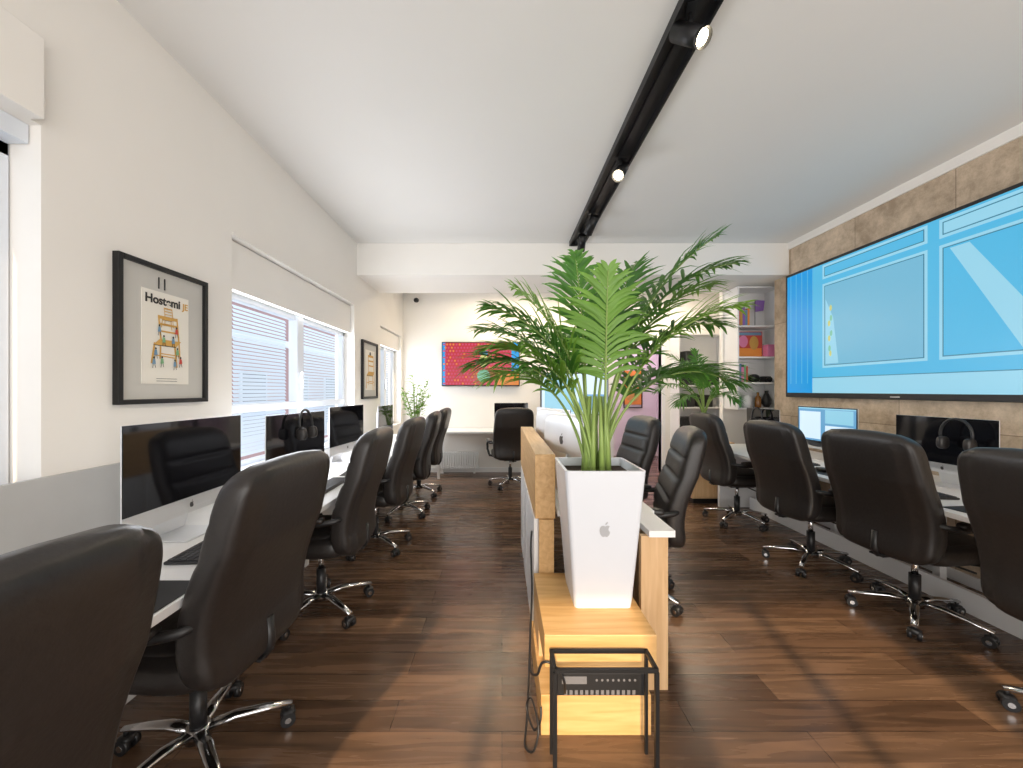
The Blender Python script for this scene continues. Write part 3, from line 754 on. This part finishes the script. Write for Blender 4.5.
e = empty('photo_camera'); MB().box(-.06, -.03, 0, .06, .03, .08, bev=.006).obj('body', M_plastic, e); MB().cyl((0, -.03, .04), (0, -.08, .04), .028, n=20).obj('lens', M_blackm, e); put(e, (3.48, 5.15, zb+.33), .2, 'black photo camera with round lens', 'camera')
put(vase([(.05, 0), (.06, .05), (.06, .13), (.045, .15), (.045, .16)]).obj('jar', M_white), (3.22, 5.14, zb), 0, 'white lidded jar on white shelf', 'jar')
def book(m, h, t):
    e = empty('book'); MB().box(0, 0, 0, t, .15, h, bev=.0015).obj('cover', m, e); MB().box(.003, .148, .004, t-.003, .1515, h-.004).obj('pages', M_paper, e); return e
for z, bx, lst in ((zb+.33, 3.05, [(M_orange, .22, .03, 'orange'), (M_blue, .24, .025, 'blue'), (M_pink, .2, .03, 'pink'), (M_green, .23, .028, 'green'), (M_red, .21, .02, 'red')]),
                   (zb+1.06, 3.06, [(M_red, .24, .03, 'red'), (M_ochre, .22, .03, 'ochre'), (M_purple, .25, .03, 'purple'), (M_blue, .21, .03, 'blue'), (M_orange, .23, .025, 'orange')])):
    for m, h, t, cn in lst:
        b = book(m, h, t); b.location = (bx, 5.06, z); tag(b, cn+' spined book standing on the white shelf', 'book', 'books on the open shelf'); bx += t+.002
put(MB().box(-.05, -.05, 0, .05, .05, .16, bev=.004).obj('storage_box', M_pink), (3.49, 5.10, zb+.66), 0, 'pink cardboard box on white shelf', 'box')
def case(w, d, h):
    e = empty('carry_case'); MB().box(-w/2, -d/2, 0, w/2, d/2, h, bev=.02).obj('body', M_plastic, e)
    MB().tube([(-.05, -d/2, h*.7), (-.05, -d/2-.02, h*.72), (.05, -d/2-.02, h*.72), (.05, -d/2, h*.7)], .006, 8).obj('handle', M_blackm, e); return e
c0 = case(.22, .2, .2); c0.location = (3.05, YB-.18, .041+.36); tag(c0, 'black carry case with handle on white shelf', 'case', 'black cases on the shelf unit')
for (x, z) in [(3.38, .36), (3.05, .72), (3.42, .72), (3.05, 1.08), (3.35, 1.08), (3.05, 1.44), (3.45, 1.44), (3.1, 1.80)]:
    inst(c0, (x, YB-.18, .04+z+.001), random.uniform(-.1, .1), None, 'black cases on the shelf unit')

# ------------------------------------------------------------ lights
def area(name, loc, rot, sx, sy, p, col=(1, 1, 1)):
    l = bpy.data.lights.new(name, 'AREA'); l.shape = 'RECTANGLE'; l.size = sx; l.size_y = sy; l.energy = p; l.color = col
    o = bpy.data.objects.new(name, l); C.objects.link(o); o.location = loc; o.rotation_euler = rot; return o
area('rear_window_light', (1.0, YR+.03, 1.4), (r90, 0, 0), 4.4, 2.3, 112, (1, .93, .85))
area('side_window_light', (XL-.08, 3.47, 1.5), (0, -r90, 0), 1.1, 1.9, 40, (.94, .96, 1))
area('side_window_light', (XL-.08, 5.97, 1.5), (0, -r90, 0), 1.1, 1.0, 18, (.95, .96, 1))
area('daylight', (-3.2, 3.4, 2.6), (0, -r90-.3, 0), 2.0, 5.0, 80, (.85, .93, 1))
area('back_area_light', (.4, 6.0, 3.0), (0, 0, 0), 1.8, .3, 34, (1, .82, .56))  # warm light added over the back area, no fixture modelled
area('back_area_light', (2.6, 6.0, 3.0), (0, 0, 0), 1.2, .3, 22, (1, .86, .66))  # second added warm light, towards the shelves
area('hall_lamp', (2.3, 7.5, 2.9), (0, 0, 0), 1.2, .6, 22, (.95, .66, .95))
for (x, y, tgt) in [(.9, 1.65, (2.2, .6, 0)), (.8, 2.75, (-1, 2.0, 0)), (.85, 3.7, (2.6, 4.6, .5))]:
    l = bpy.data.lights.new('track_spot', 'SPOT'); l.energy = 45; l.spot_size = 1.3; l.spot_blend = .6; l.color = (1, .86, .66); l.shadow_soft_size = .05
    o = bpy.data.objects.new('track_spot', l); C.objects.link(o); o.location = (x, y, 2.86)
    o.rotation_euler = (Vector(tgt)-o.location).to_track_quat('-Z', 'Y').to_euler()
s = bpy.data.lights.new('sun', 'SUN'); s.energy = 5; s.angle = .02; s.color = (1, .76, .50)
o = bpy.data.objects.new('sun', s); C.objects.link(o); o.rotation_euler = Vector((.12, .80, -.45)).to_track_quat('-Z', 'Y').to_euler()
w = bpy.data.worlds.new('world'); bpy.context.scene.world = w; w.use_nodes = True
nt = w.node_tree; bg = nt.nodes['Background']; bg.inputs['Color'].default_value = (.84, .91, 1, 1); bg.inputs['Strength'].default_value = 1.6

# ------------------------------------------------------------ camera
cam = bpy.data.cameras.new('camera'); co = bpy.data.objects.new('camera', cam); C.objects.link(co)
cam.sensor_width = 36; cam.lens = 36*390/1023; cam.clip_start = .02
cam.shift_x = .0093; cam.shift_y = .0059
co.location = (0, 0, 1.4); co.rotation_euler = (r90, 0, 0)
bpy.context.scene.camera = co
